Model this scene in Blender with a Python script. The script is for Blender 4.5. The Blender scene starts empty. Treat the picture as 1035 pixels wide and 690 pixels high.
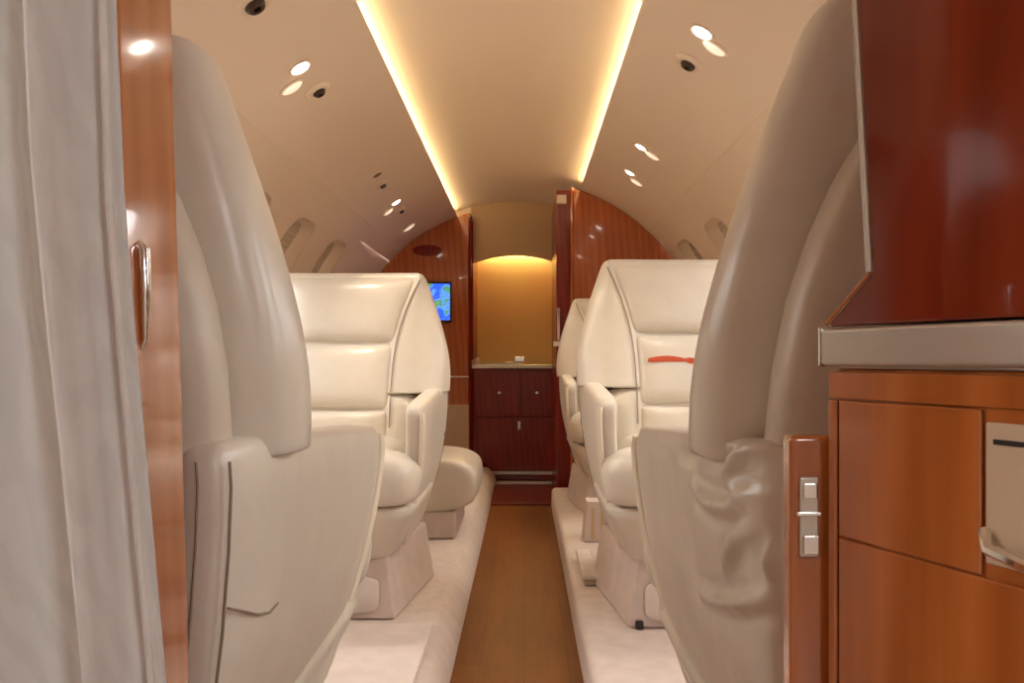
import bpy, bmesh, math, random
from mathutils import Vector, Matrix, noise
random.seed(4)
S = bpy.context.scene
C = S.collection
PI = math.pi

# ------------------------------------------------------------------ materials
def new_mat(name):
    m = bpy.data.materials.new(name); m.use_nodes = True
    nt = m.node_tree
    return m, nt, nt.nodes['Principled BSDF'], nt.links

def ramp(nt, stops):
    r = nt.nodes.new('ShaderNodeValToRGB')
    el = r.color_ramp.elements
    while len(el) < len(stops): el.new(0.5)
    for e, (p, c) in zip(el, stops):
        e.position = p; e.color = (*c, 1)
    return r

def simple(name, col, rough=0.5, metal=0.0, coat=0.0, nscale=0, nstr=0.1, var=0.0, spec=0.5):
    m, nt, b, L = new_mat(name)
    b.inputs['Base Color'].default_value = (*col, 1)
    b.inputs['Roughness'].default_value = rough
    b.inputs['Metallic'].default_value = metal
    b.inputs['Coat Weight'].default_value = coat
    b.inputs['Coat Roughness'].default_value = 0.05
    b.inputs['Specular IOR Level'].default_value = spec
    if nscale:
        tc = nt.nodes.new('ShaderNodeTexCoord')
        n = nt.nodes.new('ShaderNodeTexNoise'); n.inputs['Scale'].default_value = nscale
        n.inputs['Detail'].default_value = 4
        L.new(tc.outputs['Object'], n.inputs['Vector'])
        bp = nt.nodes.new('ShaderNodeBump'); bp.inputs['Strength'].default_value = nstr
        bp.inputs['Distance'].default_value = 0.004
        L.new(n.outputs['Fac'], bp.inputs['Height']); L.new(bp.outputs['Normal'], b.inputs['Normal'])
        if var:
            n2 = nt.nodes.new('ShaderNodeTexNoise'); n2.inputs['Scale'].default_value = nscale * 0.05
            L.new(tc.outputs['Object'], n2.inputs['Vector'])
            r = ramp(nt, [(0.3, tuple(c * (1 - var) for c in col)), (0.7, tuple(min(1, c * (1 + var)) for c in col))])
            L.new(n2.outputs['Fac'], r.inputs['Fac']); L.new(r.outputs['Color'], b.inputs['Base Color'])
    return m

def wood(name, dark, mid, light, rough=0.12, scale=(6, 6, 0.7), coat=0.8, distort=5.0, wscale=2.2):
    m, nt, b, L = new_mat(name)
    tc = nt.nodes.new('ShaderNodeTexCoord')
    mp = nt.nodes.new('ShaderNodeMapping'); mp.inputs['Scale'].default_value = scale
    L.new(tc.outputs['Object'], mp.inputs['Vector'])
    w = nt.nodes.new('ShaderNodeTexWave'); w.wave_type = 'BANDS'; w.bands_direction = 'DIAGONAL'
    w.inputs['Scale'].default_value = wscale; w.inputs['Distortion'].default_value = distort
    w.inputs['Detail'].default_value = 3; w.inputs['Detail Scale'].default_value = 1.4
    L.new(mp.outputs['Vector'], w.inputs['Vector'])
    n = nt.nodes.new('ShaderNodeTexNoise'); n.inputs['Scale'].default_value = 9; n.inputs['Detail'].default_value = 5
    L.new(mp.outputs['Vector'], n.inputs['Vector'])
    mx = nt.nodes.new('ShaderNodeMix'); mx.data_type = 'FLOAT'; mx.inputs['Factor'].default_value = 0.6
    L.new(w.outputs['Fac'], mx.inputs['A']); L.new(n.outputs['Fac'], mx.inputs['B'])
    r = ramp(nt, [(0.2, dark), (0.5, mid), (0.85, light)])
    L.new(mx.outputs['Result'], r.inputs['Fac']); L.new(r.outputs['Color'], b.inputs['Base Color'])
    b.inputs['Roughness'].default_value = rough
    b.inputs['Coat Weight'].default_value = coat; b.inputs['Coat Roughness'].default_value = 0.04
    return m

def emit(name, col, st):
    m, nt, b, L = new_mat(name)
    b.inputs['Base Color'].default_value = (*col, 1)
    b.inputs['Emission Color'].default_value = (*col, 1)
    b.inputs['Emission Strength'].default_value = st
    return m

def leather(name, col, rough=0.29):
    m, nt, b, L = new_mat(name)
    b.inputs['Base Color'].default_value = (*col, 1)
    b.inputs['Roughness'].default_value = rough
    b.inputs['Sheen Weight'].default_value = 0.1
    tc = nt.nodes.new('ShaderNodeTexCoord')
    v = nt.nodes.new('ShaderNodeTexVoronoi'); v.inputs['Scale'].default_value = 320
    n = nt.nodes.new('ShaderNodeTexNoise'); n.inputs['Scale'].default_value = 14; n.inputs['Detail'].default_value = 3
    L.new(tc.outputs['Object'], v.inputs['Vector']); L.new(tc.outputs['Object'], n.inputs['Vector'])
    b1 = nt.nodes.new('ShaderNodeBump'); b1.inputs['Strength'].default_value = 0.06; b1.inputs['Distance'].default_value = 0.001
    b2 = nt.nodes.new('ShaderNodeBump'); b2.inputs['Strength'].default_value = 0.12; b2.inputs['Distance'].default_value = 0.02
    L.new(v.outputs['Distance'], b1.inputs['Height']); L.new(n.outputs['Fac'], b2.inputs['Height'])
    L.new(b2.outputs['Normal'], b1.inputs['Normal']); L.new(b1.outputs['Normal'], b.inputs['Normal'])
    r = ramp(nt, [(0.3, tuple(c * 0.96 for c in col)), (0.7, tuple(min(1, c * 1.03) for c in col))])
    L.new(n.outputs['Fac'], r.inputs['Fac']); L.new(r.outputs['Color'], b.inputs['Base Color'])
    return m

M = {}
M['headliner'] = simple('headliner_fabric', (0.84, 0.70, 0.565), 0.5, nscale=180, nstr=0.05)
M['sidewall'] = simple('sidewall_laminate', (0.82, 0.68, 0.545), 0.5, nscale=160, nstr=0.05)
M['reveal'] = simple('window_reveal', (0.56, 0.45, 0.34), 0.5)
M['leather'] = leather('cream_leather', (0.70, 0.63, 0.525))
M['leather_shell'] = leather('taupe_leather', (0.56, 0.475, 0.375), 0.4)
M['piping'] = simple('piping_leather', (0.86, 0.77, 0.62), 0.35, nscale=300, nstr=0.05)
M['seam'] = simple('seam_thread', (0.30, 0.225, 0.16), 0.7, nscale=300, nstr=0.05)
M['carpet'] = simple('pale_carpet', (0.70, 0.60, 0.54), 0.95, nscale=420, nstr=0.5, var=0.06, spec=0.1)
M['carpet_mat'] = simple('pale_carpet_insert', (0.74, 0.645, 0.585), 0.95, nscale=420, nstr=0.5, var=0.05, spec=0.1)
M['base'] = simple('base_carpet', (0.67, 0.56, 0.505), 0.9, nscale=420, nstr=0.4, var=0.05, spec=0.1)
M['wood_red'] = wood('red_mahogany', (0.15, 0.014, 0.004), (0.19, 0.020, 0.006), (0.23, 0.028, 0.008), scale=(7, 7, 0.5))
M['wood_dark'] = wood('dark_mahogany', (0.17, 0.006, 0.0012), (0.22, 0.008, 0.0016), (0.27, 0.011, 0.002), scale=(7, 7, 0.6), coat=0.15, rough=0.25)
M['wood_orange'] = wood('orange_cherry', (0.39, 0.105, 0.022), (0.46, 0.135, 0.030), (0.54, 0.175, 0.045), scale=(9, 9, 0.6))
M['wood_bulk'] = wood('bulkhead_cherry', (0.40, 0.088, 0.022), (0.46, 0.115, 0.030), (0.53, 0.15, 0.042), scale=(7, 7, 0.5))
M['trim_black'] = simple('dark_gasket', (0.02, 0.012, 0.01), 0.4, nscale=60, nstr=0.02)
M['chrome'] = simple('polished_chrome', (0.85, 0.82, 0.78), 0.12, 1.0, nscale=40, nstr=0.01)
M['brushed'] = simple('brushed_metal', (0.62, 0.58, 0.50), 0.3, 0.85, nscale=90, nstr=0.03)
M['gold_panel'] = simple('gold_wall_panel', (0.62, 0.44, 0.17), 0.5, nscale=90, nstr=0.05)
M['tan_panel'] = simple('tan_panel', (0.58, 0.41, 0.24), 0.55, nscale=90, nstr=0.05)
M['cream_panel'] = simple('cream_panel', (0.62, 0.47, 0.32), 0.5, nscale=90, nstr=0.05)
M['white_panel'] = simple('white_panel', (0.74, 0.73, 0.71), 0.5, nscale=90, nstr=0.05)
M['plastic'] = simple('cream_plastic', (0.80, 0.66, 0.53), 0.3, nscale=50, nstr=0.02)
M['dark_plastic'] = simple('dark_nozzle', (0.06, 0.03, 0.02), 0.35, nscale=50, nstr=0.02)
M['lens'] = emit('lit_lens', (1.0, 0.93, 0.82), 14)
M['glint_glow'] = emit('downlight_glint', (1.0, 0.80, 0.62), 0.42)  # weak glow standing for a downlight's reflection on the vent body
M['lens_off'] = simple('unlit_lens', (0.22, 0.13, 0.08), 0.15, nscale=50, nstr=0.01)
M['cove'] = emit('cove_led', (1.0, 0.86, 0.50), 7.5)
M['cove_galley'] = emit('galley_led', (1.0, 0.84, 0.42), 28)
M['dome'] = emit('fill_lens', (0.95, 0.97, 1.0), 28)  # lens of the added fill lamp behind the camera
M['red_cloth'] = simple('red_cloth', (0.60, 0.085, 0.03), 0.7, nscale=300, nstr=0.2)

def curtain_mat():
    m, nt, b, L = new_mat('curtain_damask')
    tc = nt.nodes.new('ShaderNodeTexCoord')
    mp = nt.nodes.new('ShaderNodeMapping'); mp.inputs['Scale'].default_value = (1, 1, 0.45)
    mp.inputs['Rotation'].default_value = (0, 0.5, 0)
    L.new(tc.outputs['Object'], mp.inputs['Vector'])
    w = nt.nodes.new('ShaderNodeTexWave'); w.inputs['Scale'].default_value = 26
    w.inputs['Distortion'].default_value = 14; w.inputs['Detail'].default_value = 2; w.inputs['Detail Scale'].default_value = 0.7
    L.new(mp.outputs['Vector'], w.inputs['Vector'])
    r = ramp(nt, [(0.25, (0.69, 0.675, 0.65)), (0.75, (0.735, 0.72, 0.695))])
    L.new(w.outputs['Fac'], r.inputs['Fac']); L.new(r.outputs['Color'], b.inputs['Base Color'])
    n = nt.nodes.new('ShaderNodeTexNoise'); n.inputs['Scale'].default_value = 900
    L.new(tc.outputs['Object'], n.inputs['Vector'])
    bp = nt.nodes.new('ShaderNodeBump'); bp.inputs['Strength'].default_value = 0.25; bp.inputs['Distance'].default_value = 0.001
    L.new(n.outputs['Fac'], bp.inputs['Height']); L.new(bp.outputs['Normal'], b.inputs['Normal'])
    b.inputs['Roughness'].default_value = 0.75
    b.inputs['Sheen Weight'].default_value = 0.3
    return m
M['curtain'] = curtain_mat()

def floor_mat():
    m, nt, b, L = new_mat('aisle_planks')
    tc = nt.nodes.new('ShaderNodeTexCoord')
    br = nt.nodes.new('ShaderNodeTexBrick'); br.inputs['Scale'].default_value = 1.0
    br.inputs['Brick Width'].default_value = 0.62; br.inputs['Row Height'].default_value = 0.115
    br.inputs['Mortar Size'].default_value = 0.0012
    br.inputs['Color1'].default_value = (0.20, 0.060, 0.011, 1); br.inputs['Color2'].default_value = (0.24, 0.076, 0.014, 1)
    br.inputs['Mortar'].default_value = (0.15, 0.042, 0.009, 1)
    mp = nt.nodes.new('ShaderNodeMapping'); mp.inputs['Rotation'].default_value = (0, 0, PI / 2)
    L.new(tc.outputs['Object'], mp.inputs['Vector']); L.new(mp.outputs['Vector'], br.inputs['Vector'])
    n = nt.nodes.new('ShaderNodeTexNoise'); n.inputs['Scale'].default_value = 5; n.inputs['Detail'].default_value = 2
    mp2 = nt.nodes.new('ShaderNodeMapping'); mp2.inputs['Scale'].default_value = (9, 1, 1)
    L.new(tc.outputs['Object'], mp2.inputs['Vector']); L.new(mp2.outputs['Vector'], n.inputs['Vector'])
    mx = nt.nodes.new('ShaderNodeMix'); mx.data_type = 'RGBA'; mx.blend_type = 'MULTIPLY'; mx.inputs['Factor'].default_value = 0.6
    r = ramp(nt, [(0.3, (0.7, 0.66, 0.6)), (0.7, (1.0, 1.0, 1.0))])
    L.new(n.outputs['Fac'], r.inputs['Fac'])
    L.new(br.outputs['Color'], mx.inputs['A']); L.new(r.outputs['Color'], mx.inputs['B'])
    L.new(mx.outputs['Result'], b.inputs['Base Color'])
    b.inputs['Roughness'].default_value = 0.38; b.inputs['Specular IOR Level'].default_value = 0.12; b.inputs['Coat Weight'].default_value = 0.0; b.inputs['Coat Roughness'].default_value = 0.2
    return m
M['aisle'] = floor_mat()

def glass_mat():
    m = bpy.data.materials.new('cabin_window_glass'); m.use_nodes = True
    nt = m.node_tree; nt.nodes.clear()
    o = nt.nodes.new('ShaderNodeOutputMaterial'); t = nt.nodes.new('ShaderNodeBsdfTransparent')
    g = nt.nodes.new('ShaderNodeBsdfGlossy'); g.inputs['Roughness'].default_value = 0.02
    mx = nt.nodes.new('ShaderNodeMixShader'); mx.inputs[0].default_value = 0.06
    t.inputs['Color'].default_value = (0.95, 0.97, 0.98, 1)
    nt.links.new(t.outputs[0], mx.inputs[1]); nt.links.new(g.outputs[0], mx.inputs[2]); nt.links.new(mx.outputs[0], o.inputs[0])
    return m
M['glass'] = glass_mat()

def screen_mat():
    m, nt, b, L = new_mat('moving_map_screen')
    tc = nt.nodes.new('ShaderNodeTexCoord')
    n = nt.nodes.new('ShaderNodeTexNoise'); n.inputs['Scale'].default_value = 13; n.inputs['Detail'].default_value = 4
    L.new(tc.outputs['Object'], n.inputs['Vector'])
    r = ramp(nt, [(0.46, (0.02, 0.09, 0.75)), (0.52, (0.10, 0.28, 0.85)), (0.57, (0.05, 0.22, 0.10)), (0.70, (0.25, 0.35, 0.12))])
    L.new(n.outputs['Fac'], r.inputs['Fac'])
    L.new(r.outputs['Color'], b.inputs['Emission Color']); b.inputs['Emission Strength'].default_value = 1.0
    b.inputs['Base Color'].default_value = (0.01, 0.01, 0.02, 1); b.inputs['Roughness'].default_value = 0.1
    return m
M['screen'] = screen_mat()

# ------------------------------------------------------------------ mesh helpers
def link(name, bm, mat, parent=None, smooth=True, sub=0, bevel=0, angle=None):
    bmesh.ops.recalc_face_normals(bm, faces=bm.faces)
    me = bpy.data.meshes.new(name); bm.to_mesh(me); bm.free()
    me.materials.append(mat)
    for p in me.polygons: p.use_smooth = smooth
    o = bpy.data.objects.new(name, me); C.objects.link(o)
    if parent: o.parent = parent
    if bevel:
        md = o.modifiers.new('bevel', 'BEVEL'); md.width = bevel; md.segments = 3; md.limit_method = 'ANGLE'; md.angle_limit = math.radians(35)
        md.harden_normals = True
    if sub:
        md = o.modifiers.new('sub', 'SUBSURF'); md.levels = sub; md.render_levels = sub
    if smooth and not sub:
        me.set_sharp_from_angle(angle=math.radians(angle or 40))
    return o

def struct(o):
    o['kind'] = 'structure'; return o

def tag(o, label, cat, group=None):
    o['label'] = label; o['category'] = cat
    if group: o['group'] = group
    return o

def thing(name, label, cat, loc=(0, 0, 0), rz=0, group=None):
    o = bpy.data.objects.new(name, None); C.objects.link(o)
    o.empty_display_size = 0.05
    o.location = loc; o.rotation_euler = (0, 0, rz)
    return tag(o, label, cat, group)

def box(bm, x0, x1, y0, y1, z0, z1):
    v = [bm.verts.new(p) for p in ((x0, y0, z0), (x1, y0, z0), (x1, y1, z0), (x0, y1, z0), (x0, y0, z1), (x1, y0, z1), (x1, y1, z1), (x0, y1, z1))]
    for f in ((0, 3, 2, 1), (4, 5, 6, 7), (0, 1, 5, 4), (1, 2, 6, 5), (2, 3, 7, 6), (3, 0, 4, 7)):
        bm.faces.new([v[i] for i in f])
    return bm

def boxm(*a):
    return box(bmesh.new(), *a)

def loft(rings, cap=True, closed=True):
    bm = bmesh.new(); R = []
    for r in rings: R.append([bm.verts.new(p) for p in r])
    n = len(R[0])
    for a, b in zip(R, R[1:]):
        for i in range(n if closed else n - 1):
            j = (i + 1) % n
            bm.faces.new((a[i], a[j], b[j], b[i]))
    if cap:
        bm.faces.new(list(reversed(R[0]))); bm.faces.new(R[-1])
    return bm

def sring(cx, cy, hx, hy, z, e=4.0, n=28):
    """superellipse ring in plan"""
    out = []
    for i in range(n):
        t = 2 * PI * i / n
        c, s = math.cos(t), math.sin(t)
        out.append((cx + hx * math.copysign(abs(c) ** (2 / e), c), cy + hy * math.copysign(abs(s) ** (2 / e), s), z))
    return out

def prism(pts, axis, a, b):
    """extrude polygon pts (2D) along axis 'x','y','z' from a to b"""
    def mk(p, t):
        return {'x': (t, p[0], p[1]), 'y': (p[0], t, p[1]), 'z': (p[0], p[1], t)}[axis]
    return loft([[mk(p, a) for p in pts], [mk(p, b) for p in pts]])

def tube(pts, r, n=8, bm=None):
    bm = bm or bmesh.new()
    pts = [Vector(p) for p in pts]
    prev = None; up = None
    rings = []
    for i, p in enumerate(pts):
        d = (pts[min(i + 1, len(pts) - 1)] - pts[max(i - 1, 0)]).normalized()
        if up is None:
            up = Vector((0, 0, 1)) if abs(d.z) < 0.9 else Vector((1, 0, 0))
        side = d.cross(up).normalized(); up = side.cross(d).normalized()
        rr = r[i] if isinstance(r, (list, tuple)) else r
        rings.append([bm.verts.new(p + (side * math.cos(2 * PI * k / n) + up * math.sin(2 * PI * k / n)) * rr) for k in range(n)])
    for a, b in zip(rings, rings[1:]):
        for k in range(n):
            bm.faces.new((a[k], a[(k + 1) % n], b[(k + 1) % n], b[k]))
    bm.faces.new(list(reversed(rings[0]))); bm.faces.new(rings[-1])
    return bm

def lathe(prof, n=24):
    rings = [[(r * math.cos(2 * PI * k / n), r * math.sin(2 * PI * k / n), z) for k in range(n)] for r, z in prof]
    return loft(rings)

def lerp(a, b, t): return a + (b - a) * t
def interp(tab, x):
    if x <= tab[0][0]: return tab[0][1]
    for (a, va), (b, vb) in zip(tab, tab[1:]):
        if x <= b:
            t = (x - a) / (b - a); return lerp(va, vb, t)
    return tab[-1][1]

# ------------------------------------------------------------------ cabin shell
CX, CZ, R = -0.065, 0.687, 1.1
Y0, Y1 = -1.5, 6.05
PL = 0.10                     # height of the raised side floors
def arc(phi, r=R): return (CX + r * math.sin(phi), CZ + r * math.cos(phi))
rad = math.radians
PH_S, PH_W0, PH_W1 = rad(19.66), rad(42.5), rad(125)
PH_TOP, PH_BOT = rad(50.5), rad(74)
WIN_Y = [2.91 + 0.63 * k for k in range(-6, 3)]
WIN_HALF = 0.165

def wall(side):
    bm = bmesh.new()
    def P(y, ph, r=R):
        x, z = arc(ph * side, r); return bm.verts.new((x, y, z))
    def strip(ya, yb, pa, pb, n, r=R):
        prev = None
        for i in range(n + 1):
            ph = lerp(pa, pb, i / n)
            cur = (P(ya, ph, r), P(yb, ph, r))
            if prev: bm.faces.new((prev[0], prev[1], cur[1], cur[0]))
            prev = cur
    CELL = 0.315
    cpa, cpb = rad(47.5), rad(77)
    strip(Y0, Y1, PH_W0, cpa, 2); strip(Y0, Y1, cpb, PH_W1, 12)
    ys = WIN_Y[0] - CELL
    strip(Y0, ys + .02, cpa - .01, cpb + .01, 8, R + .004)
    strip(WIN_Y[-1] + CELL - .02, Y1, cpa - .01, cpb + .01, 8, R + .004)
    N = 40
    for wy in WIN_Y:
        # ring of the rounded-rectangle opening, bridged to the cell border and to the outer pane
        inner, outer, deep = [], [], []
        pc, ph_h = (PH_TOP + PH_BOT) / 2, (PH_BOT - PH_TOP) / 2
        cc, ch = (cpa + cpb) / 2, (cpb - cpa) / 2
        for i in range(N):
            t = 2 * PI * (i + 0.5) / N
            c, s = math.cos(t), math.sin(t)
            e = 4.5
            u = math.copysign(abs(c) ** (2 / e), c); v = math.copysign(abs(s) ** (2 / e), s)
            k = 1 / max(abs(c), abs(s))
            inner.append((wy + u * WIN_HALF, pc + v * ph_h))
            outer.append((wy + c * k * CELL, cc + s * k * ch))
            deep.append((wy + u * WIN_HALF * 0.80, pc + v * ph_h * 0.82))
        # snap the cell corners so that neighbouring strips meet
        loops = []
        for f in (0, 0.34, 0.67, 1):
            loops.append([P(lerp(o[0], q[0], f), lerp(o[1], q[1], f)) for o, q in zip(outer, inner)])
        loops.append([P(y, ph, R + 0.012) for y, ph in inner])
        loops.append([P(y, ph, R + 0.065) for y, ph in deep])
        for a, b in zip(loops, loops[1:]):
            for i in range(N):
                j = (i + 1) % N
                bm.faces.new((a[i], a[j], b[j], b[i]))
        for sy in (-1, 1):
            for sp in (-1, 1):
                cn = P(wy + sy * CELL, cc + sp * ch)
                qs = sorted(range(N), key=lambda i: (outer[i][0] - wy - sy * CELL) ** 2 + (outer[i][1] - cc - sp * ch) ** 2 * 1.0)[:2]
                bm.faces.new((loops[0][qs[0]], cn, loops[0][qs[1]]))
    return bm
for sd, nm in ((-1, 'wall_left'), (1, 'wall_right')):
    struct(link(nm, wall(sd), M['sidewall'], angle=50))

wi = 0
for sd in (-1, 1):
    for wy in WIN_Y:
        wi += 1
        ring = []; N = 32
        pc, ph_h = (PH_TOP + PH_BOT) / 2, (PH_BOT - PH_TOP) / 2
        fr_in, fr_out, pane = [], [], []
        for i in range(N):
            t = 2 * PI * i / N; c, s = math.cos(t), math.sin(t); e = 4.5
            u = math.copysign(abs(c) ** (2 / e), c); v = math.copysign(abs(s) ** (2 / e), s)
            def q(k, r):
                x, z = arc(sd * (pc + v * ph_h * k * 1.02), r); return (x, wy + u * WIN_HALF * k, z)
            fr_out.append(q(0.84, R + 0.060)); fr_in.append(q(0.74, R + 0.060)); pane.append(q(0.80, R + 0.066))
        fb = bmesh.new()
        a = [fb.verts.new(p) for p in fr_out]; b = [fb.verts.new(p) for p in fr_in]
        nrm = Vector((math.sin(sd * pc), 0, math.cos(pc))) * 0.012
        a2 = [fb.verts.new(Vector(p) + nrm) for p in fr_out]; b2 = [fb.verts.new(Vector(p) + nrm) for p in fr_in]
        for i in range(N):
            j = (i + 1) % N
            fb.faces.new((a[i], a[j], b[j], b[i])); fb.faces.new((a2[i], b2[i], b2[j], a2[j]))
            fb.faces.new((b[i], b[j], b2[j], b2[i])); fb.faces.new((a[i], a2[i], a2[j], a[j]))
        w = struct(link('window_%d' % wi, fb, M['reveal']))
        gb = bmesh.new(); gv = [gb.verts.new(p) for p in pane]; gb.faces.new(gv)
        link('window_pane', gb, M['glass'], w, smooth=False)

# lowered window shades; the near and rear left ones added unseen to block daylight
for sd, wy in ((-1, WIN_Y[6]), (-1, WIN_Y[7]), (-1, WIN_Y[8]), (1, WIN_Y[7]), (1, WIN_Y[8]), (-1, WIN_Y[3]), (-1, WIN_Y[1]), (-1, WIN_Y[0])):
    bm = bmesh.new(); prev = None
    for i in range(31):
        ph = lerp(rad(52.2), rad(72.5), i / 30)
        x, z = arc(sd * ph, R + (.050 if i % 2 else .054))
        cur = (bm.verts.new((x, wy - WIN_HALF * .83, z)), bm.verts.new((x, wy + WIN_HALF * .83, z)))
        if prev: bm.faces.new((prev[0], prev[1], cur[1], cur[0]))
        prev = cur
    o = struct(link('window_%d' % (wi + 1), bm, M['reveal'], smooth=False)); wi += 1
    md = o.modifiers.new('thick', 'SOLIDIFY'); md.thickness = 0.002

# headliner shoulders (between side wall seam and the lit slot)
YC = 2.15; YR, YL = 4.55, 5.40
R2 = 1.143
def shoulder(side, y_end):
    bm = bmesh.new()
    prof = [(lerp(PH_W0, PH_S, i / 10), R) for i in range(11)]
    prof_c = prof + [(PH_S, R + 0.010), (rad(23.5), R + 0.014), (rad(23.5), R2 + 0.012)]
    def ext(pr, ya, yb):
        prev = None
        for ph, r in pr:
            x, z = arc(ph * side, r)
            cur = (bm.verts.new((x, ya, z)), bm.verts.new((x, yb, z)))
            if prev: bm.faces.new((prev[0], prev[1], cur[1], cur[0]))
            prev = cur
    ext(prof, Y0, YC); ext(prof_c, YC, 5.468); ext(prof, 5.468, Y1)
    return bm
struct(link('trim_1', shoulder(-1, YL), M['headliner'], angle=30))
struct(link('trim_2', shoulder(1, YR), M['headliner'], angle=30))
# thin bead along the seam between side wall and headliner
for k, sd in ((3, -1), (4, 1)):
    x, z = arc(sd * PH_W0, R - 0.001)
    struct(link('trim_%d' % k, tube([(x, Y0 + 0.02, z), (x, 4.5, z)], 0.0015), M['headliner']))

def ceil_arc(bm, ya, yb, pa, pb, r, n=14):
    prev = None
    for i in range(n + 1):
        x, z = arc(lerp(pa, pb, i / n), r)
        cur = (bm.verts.new((x, ya, z)), bm.verts.new((x, yb, z)))
        if prev: bm.faces.new((prev[0], prev[1], cur[1], cur[0]))
        prev = cur
cb = bmesh.new()
ceil_arc(cb, Y0, YC, -PH_S, PH_S, R)
YM = 3.65
ceil_arc(cb, YC, YM - 0.003, -rad(23.5), rad(23.5), R2)
ceil_arc(cb, YM + 0.003, YR, -rad(23.5), rad(23.5), R2 + 0.003)
ceil_arc(cb, YM - 0.003, YM + 0.003, -rad(23.5), rad(23.5), R2 + 0.014)
ceil_arc(cb, YR, 5.468, -rad(23.5), rad(23.5), R2 + 0.003)
ceil_arc(cb, 5.468, Y1, -PH_S, PH_S, R)
# end closures of the raised centre panel
for yy in (YC, 5.468):
    prev = None
    for i in range(15):
        ph = lerp(-rad(23.5), rad(23.5), i / 14)
        xa, za = arc(ph, R - 0.0); xb, zb = arc(ph, R2 + 0.02)
        cur = (cb.verts.new((xa, yy, za)), cb.verts.new((xb, yy, zb)))
        if prev: cb.faces.new((prev[0], prev[1], cur[1], cur[0]))
        prev = cur
struct(link('ceiling', cb, M['headliner'], angle=30))
# end walls
def disc(y, name, mat):
    pts = [arc(rad(a), R + 0.08) for a in range(0, 360, 8)]
    struct(link(name, prism(pts, 'y', y, y + 0.03), mat, smooth=False))
disc(Y0 - 0.03, 'wall_back', M['white_panel'])
disc(Y1, 'wall_front', M['gold_panel'])

# cove light strips
def cove(sd, ya, yb, label):
    x, z = arc(sd * rad(20.15), R + 0.0185)
    b = bmesh.new()
    vx = Vector((math.cos(sd * PH_S), 0, -math.sin(sd * PH_S))); vz = Vector((math.sin(sd * PH_S), 0, math.cos(PH_S)))
    rings = []
    for y in (ya, yb):
        rings.append([Vector((x, y, z)) + vx * a + vz * c for a, c in ((-.006, -.005), (.006, -.005), (.006, .003), (.003, .006), (-.003, .006), (-.006, .003))])
    t = tag(link('cove_light', loft(rings), M['cove'], smooth=False), label, 'light', 'cove lights along the ceiling panel')
    return t
cove(-1, YC + 0.01, YM - 0.02, 'warm yellow light strip along the left ceiling edge, near half')
cove(-1, YM + 0.02, YL - 0.02, 'warm yellow light strip along the left ceiling edge, far half reaching the screen bulkhead')
cove(1, YC + 0.01, YM - 0.02, 'warm yellow light strip along the right ceiling edge, near half')
cove(1, YM + 0.02, YR - 0.01, 'short warm yellow light strip at the right ceiling edge, far half reaching the wood bulkhead')

# floor and raised sides
struct(link('floor', boxm(-0.75, 0.65, Y0, Y1, -0.04, 0.0), M['aisle'], smooth=False))
struct(link('trim_10', boxm(-0.30, 0.26, 4.52, 5.50, 0.0005, 0.014), M['wood_red'], bevel=0.004))
def side_floor(side):
    xw = 0.985 + (0.0 if side > 0 else 0)
    if side < 0:
        pts = [(-1.02, PL), (-1.0, -0.02), (-0.183, -0.02), (-0.185, 0.028), (-0.200, 0.060), (-0.228, 0.092), (-0.245, PL)]
    else:
        pts = [(0.90, PL), (0.87, -0.02), (0.146, -0.02), (0.148, 0.080), (0.153, 0.092), (0.165, PL)]
    return pts
struct(link('trim_5', prism(side_floor(-1), 'y', Y0, 5.35), M['carpet'], bevel=0))
struct(link('trim_6', prism(side_floor(1), 'y', Y0, 4.5), M['carpet'], bevel=0))

# bulkheads
def arc_poly(x_in, side, z0=0.0, rr=R - 0.002, deg_end=124):
    s0 = (x_in - CX) / rr
    a0 = math.asin(s0)
    pts = [(x_in, z0)]
    pts.append((x_in, CZ + rr * math.cos(a0)))
    a1 = math.radians(deg_end) * side
    for i in range(1, 25):
        pts.append(arc(lerp(a0, a1, i / 24), rr))
    pts.append((pts[-1][0] - side * 0.0, z0))
    return pts
def bulk(name, x_in, side, y0, y1, mat):
    return struct(link(name, prism(arc_poly(x_in, side, z0=0.002), 'y', y0, y1), mat, smooth=False))
wl = bulk('wall_front_left', -0.355, -1, 5.40, 5.45, M['wood_bulk'])
link('chrome_strip', boxm(-0.80, -0.352, 5.392, 5.40, 0.675, 0.685), M['chrome'], wl, smooth=False)
link('lower_panel', boxm(-0.85, -0.36, 5.388, 5.3995, 0.101, 0.50), M['cream_panel'], wl, bevel=0.003)
link('edge_trim', tube([(-0.353, 5.40, 0.02), (-0.353, 5.40, 1.72)], 0.012), M['wood_dark'], wl)
wr = bulk('wall_front_right', 0.262, 1, YR, YR + 0.05, M['wood_bulk'])
link('edge_trim', tube([(0.262, YR, 0.02), (0.262, YR, 1.735)], 0.010), M['wood_bulk'], wr)
# sliding door edge in its pocket beside the right bulkhead
d = struct(link('door_1', boxm(0.178, 0.259, YR + 0.06, 5.40, 0.016, 1.735), M['wood_dark'], bevel=0.006))
link('door_handle', boxm(0.160, 0.200, YR + 0.045, YR + 0.06, 0.865, 0.895), M['chrome'], d, bevel=0.004)
link('door_roller', boxm(0.180, 0.233, YR + 0.045, YR + 0.06, 1.655, 1.705), M['plastic'], d, bevel=0.004)
link('handle_plate', boxm(0.182, 0.198, YR + 0.050, YR + 0.06, 0.90, 1.08), M['chrome'], d, bevel=0.003)

# near partition on the left
pp_ = arc_poly(-0.2715, -1, z0=0.002); pp_[0] = (-0.2255, 0.002)
wp = struct(link('wall_back_left', prism(pp_, 'y', 0.512, 0.600), M['wood_orange'], smooth=False))
md = wp.modifiers.new('bv', 'BEVEL'); md.width = 0.006; md.segments = 3

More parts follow.
